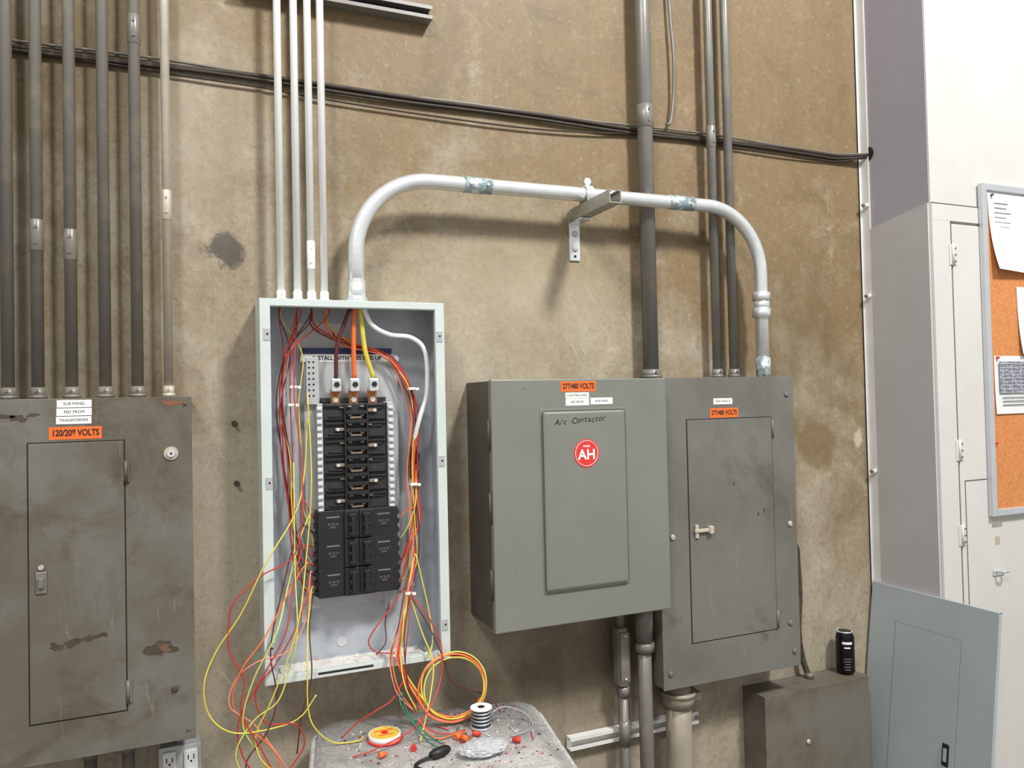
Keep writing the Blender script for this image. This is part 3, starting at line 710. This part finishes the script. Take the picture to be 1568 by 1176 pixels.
tube('cable',smoothpath([(1.973,-.03,1.07),(2.03,-.03,1.07),(2.075,-.03,1.03),(2.085,-.025,.97),(2.09,-.025,.85),(2.075,-.03,.72),(2.09,-.03,.62),(2.105,-.04,.56),(2.107,-.045,.547)]),.011,M_worn,flex,12)
tube('gland',[(2.107,-.045,.5465),(2.107,-.045,.566)],.016,M_pc,flex,8)
# ---------------------------------------------------------------- gutter box
e=empty('wireway_box')
box('body',1.835,2.315,-.117,-.0005,.03,.543,M_gut,.002,e)
box('front_cover',1.832,2.318,-.122,-.117,.03,.546,M_gut,.001,e)
box('lid_lip',1.832,2.318,-.117,-.0005,.543,.5455,M_gut,.0005,e)
disc('knockout',(2.02,-.122,.28),.016,.001,M_gut,'y',e)
screw('cover_screw',2.02,-.122,.36,.009,M_silver,e)
# can
e=empty('drink_can')
cz=.5457;cx_,cy=2.268,-.062
tube('can_body',[(cx_,cy,cz),(cx_,cy,cz+.004),(cx_,cy,cz+.010),(cx_,cy,cz+.138),(cx_,cy,cz+.148),(cx_,cy,cz+.153),(cx_,cy,cz+.157)],.033,M_can,e,32,[.026,.028,.033,.033,.029,.027,.0275])
tube('can_rim',[(cx_,cy,cz+.1545),(cx_,cy,cz+.1585)],.0278,M_emt,e,32)
tube('can_lid',[(cx_,cy,cz+.1585),(cx_,cy,cz+.1588)],.024,M_black,e,24)
for k,(z,h,w_) in enumerate(((.115,.009,.55),(.100,.005,.35),(.060,.003,.4),(.050,.003,.45),(.040,.003,.3),(.030,.003,.4),(.020,.003,.35))):
    bm=bmesh.new();n=8
    for i in range(n):
        a0=-math.pi/2-.55-w_+2*w_*i/n;a1=a0+2*w_/n;vs=[bm.verts.new((cx_+.0334*math.cos(a),cy+.0334*math.sin(a),cz+z+q)) for a,q in ((a0,0),(a1,0),(a1,h),(a0,h))];bm.faces.new(vs)
    mesh_obj('can_print_%d'%k,bm,M_label if k<2 else M_mark,e)
# ---------------------------------------------------------------- leaning cover
e=empty('panel_trim_cover')
H=.862;ang=math.atan2(.112,.85)
MM=Matrix.Translation((2.362,-.012,.002))@Matrix.Rotation(ang,4,'Y')@Matrix.Rotation(math.radians(-90),4,'Z')
W_=.515
box('sheet',0,W_,-.002,.001,0,H,M_cover,.0008,e,MM)
box('edge_top',0,W_,0,.012,H-.002,H,M_cover,0,e,MM)
box('edge_left',0,.002,0,.012,0,H,M_cover,0,e,MM);box('edge_right',W_-.002,W_,0,.012,0,H,M_cover,0,e,MM)
bm=bmesh.new();g=.0014
a0,a1,b0,b1=.118,.385,.12,.735
addbox(bm,a0-g,a1+g,-.0024,-.002,b1,b1+g,0,0,MM);addbox(bm,a0-g,a0,-.0024,-.002,b0,b1,0,0,MM);addbox(bm,a1,a1+g,-.0024,-.002,b0,b1,0,0,MM);addbox(bm,a0-g,a1+g,-.0024,-.002,b0-g,b0,0,0,MM)
mesh_obj('door_outline',bm,M_gap,e)
box('door_leaf',a0,a1,-.0028,-.002,b0,b1,M_cover,.0003,e,MM)
box('latch',a1-.045,a1-.020,-.008,-.0028,.30,.375,M_black,.002,e,MM)
box('latch_inner',a1-.039,a1-.026,-.0095,-.008,.315,.36,M_alu,.001,e,MM)
# ---------------------------------------------------------------- work table
e=empty('work_table')
TW=.655
T=Matrix.Translation((.310,-.015,0))@Matrix.Rotation(math.radians(-10),4,'Z')
def rounded(name,w,d,z0,z1,rad,m,inset=0,bev=.012):
    bm=bmesh.new();vs=[]
    for cx2,cy2,a0 in ((w-rad,-rad,0),(rad,-rad,90),(rad,-d+rad,180),(w-rad,-d+rad,270)):
        for k in range(9):
            a=math.radians(a0+k*90/8);vs.append(bm.verts.new(T@Vector((cx2+(rad-inset)*math.cos(a),cy2+(rad-inset)*math.sin(a),z0))))
    f=bm.faces.new(vs);r=bmesh.ops.extrude_face_region(bm,geom=[f])
    top=[v for v in r['geom'] if isinstance(v,bmesh.types.BMVert)]
    for v in top:v.co.z=z1
    bmesh.ops.recalc_face_normals(bm,faces=bm.faces)
    es=[ed for ed in bm.edges if all(v.co.z>z1-1e-5 for v in ed.verts)]
    bmesh.ops.bevel(bm,geom=es,offset=bev,segments=4,affect='EDGES')
    return mesh_obj(name,bm,m,e,True)
rounded('table_top',TW,.80,.645,.70,.09,M_table,0,.02)
rounded('apron',TW,.80,.60,.645,.07,M_pc2,.02,.002)
rounded('lower_shelf',TW,.80,.20,.225,.07,M_table,.03,.004)
for i,(a,b) in enumerate(((.06,-.06),(TW-.06,-.06),(.06,-.74),(TW-.06,-.74))):
    p=T@Vector((a,b,0));tube('leg_%d'%i,[(p.x,p.y,.0),(p.x,p.y,.602)],.02,M_pc2,e,16)
zt_=.7005
e=empty('tape_roll')
disc('roll',(.470,-.225,zt_),.043,.018,M_white,'z',e);disc('sticker',(.470,-.225,zt_+.018),.039,.0008,mat('yellow_sticker',(232,196,78),.5),'z',e)
disc('core',(.470,-.225,zt_+.0188),.010,.0006,M_redb,'z',e)
bm=bmesh.new();addtube(bm,[(.470+.045*math.cos(a*math.pi/16),-.225+.045*math.sin(a*math.pi/16),zt_+.0035) for a in range(33)],.003,8,0,False);mesh_obj('roll_rim',bm,M_redb,e)
box('sticker_text',.445,.495,-.215,-.208,zt_+.0189,zt_+.0194,M_orange,0,e);box('sticker_text_2',.45,.49,-.243,-.237,zt_+.0189,zt_+.0194,M_orange,0,e)
e=empty('wire_spool')
disc('spool_base',(.733,-.260,zt_),.032,.004,M_alu,'z',e);disc('spool_core',(.733,-.260,zt_+.004),.021,.046,M_label,'z',e);disc('spool_top',(.733,-.260,zt_+.050),.030,.004,M_label,'z',e);disc('spool_hole',(.733,-.260,zt_+.054),.010,.0006,M_dark,'z',e)
bm=bmesh.new()
for k in range(9):
    addtube(bm,[(.733+.025*math.cos(a*math.pi/12),-.260+.025*math.sin(a*math.pi/12),zt_+.008+k*.0048) for a in range(25)],.0026,6,k%2,False)
mesh_obj('spool_winding',bm,[M_black,M_alu],e)
tube('spool_tail',smoothpath([(.758,-.262,zt_+.03),(.80,-.255,zt_+.04),(.85,-.27,zt_+.025),(.865,-.31,zt_+.006),(.83,-.35,zt_+.003),(.78,-.36,zt_+.003)]),.0019,WC['grey'],e,7)
def wnut(name,x,y,c,ang_):
    d=Vector((math.cos(ang_),math.sin(ang_),0));p=Vector((x,y,zt_+.0085))
    tube(name,[p,p+d*.006,p+d*.022],.008,c,None,10,[.008,.0085,.004])
wnut('wire_nut',.64,-.315,WC['orange'],.4);wnut('wire_nut',.665,-.335,WC['orange'],2.2);wnut('wire_nut',.69,-.31,M_redb,-.6);wnut('wire_nut',.52,-.33,M_redb,1.2);wnut('wire_nut',.43,-.33,WC['orange'],.2);wnut('wire_nut',.79,-.40,M_redb,2.7)
e=empty('cord_plug')
tube('plug_body',[(.545,-.395,zt_+.013),(.560,-.392,zt_+.013),(.59,-.382,zt_+.013),(.60,-.378,zt_+.013)],.013,M_black,e,14,[.007,.013,.013,.008])
tube('plug_cord',smoothpath([(.545,-.395,zt_+.010),(.52,-.40,zt_+.006),(.50,-.42,zt_+.006),(.52,-.46,zt_+.006)]),.004,M_black,e,8)
bm=bmesh.new();bmesh.ops.create_icosphere(bm,subdivisions=4,radius=1)
for v in bm.verts:
    q=1+random.uniform(-.10,.10);v.co=Vector((.680+v.co.x*.062*q,-.415+v.co.y*.042*q,zt_+.0155+max(-.015,v.co.z*.016*q)))
M_bag=mat('clear_plastic',(236,238,240),.2,0,.02);M_bag.node_tree.nodes['Principled BSDF'].inputs['Transmission Weight'].default_value=.5
mesh_obj('plastic_bag',bm,M_bag)
bm=bmesh.new()
for i in range(280):
    x=random.uniform(.36,.87);y_=random.uniform(-.5,-.14);s=random.uniform(.001,.0035)
    addbox(bm,x,x+s*2,y_,y_+s,zt_,zt_+s*.5,0,random.choice((0,0,0,1,2,3)))
for i in range(14):
    x=random.uniform(.55,.84);y_=random.uniform(-.45,-.2);a=random.uniform(0,3.1);l=random.uniform(.02,.05)
    addtube(bm,[(x,y_,zt_+.002),(x+l*.5*math.cos(a),y_+l*.5*math.sin(a)+.004,zt_+.002),(x+l*math.cos(a),y_+l*math.sin(a),zt_+.002)],.0013,6,random.choice((0,1,2,4)))
mesh_obj('wire_scraps',bm,[M_dust,WC['red'],M_copper,M_black,WC['grey']])
# ---------------------------------------------------------------- lights
def area(name,loc,target,size,power,col=(1,1,1)):
    l=bpy.data.lights.new(name,'AREA');l.shape='DISK';l.size=size;l.energy=power;l.color=col
    o=bpy.data.objects.new(name,l);link(o);o.location=loc
    o.rotation_euler=(Vector(target)-Vector(loc)).to_track_quat('-Z','Y').to_euler()
area('highbay_lamp',(2.5,-3.9,6.3),(1.0,0,1.6),.8,410,(1,.99,.975))
area('highbay_lamp',(-2.2,-4.2,6.0),(.8,0,1.5),1.0,185,(1,.99,.975))
w=bpy.data.worlds.new('world');S.world=w;w.use_nodes=True
w.node_tree.nodes['Background'].inputs[0].default_value=(.97,.985,1,1);w.node_tree.nodes['Background'].inputs[1].default_value=.54
# ---------------------------------------------------------------- camera
cam=bpy.data.cameras.new('camera');co=bpy.data.objects.new('camera',cam);link(co)
cam.sensor_width=36;cam.lens=1178/1568*36;cam.clip_start=.02
Rm=Matrix.Rotation(math.radians(-22.744),4,'Z')@Matrix.Rotation(math.radians(91.208),4,'X')@Matrix.Rotation(math.radians(-1.256),4,'Z')
co.matrix_world=Matrix.Translation((0,-2.28,1.6))@Rm
S.camera=co
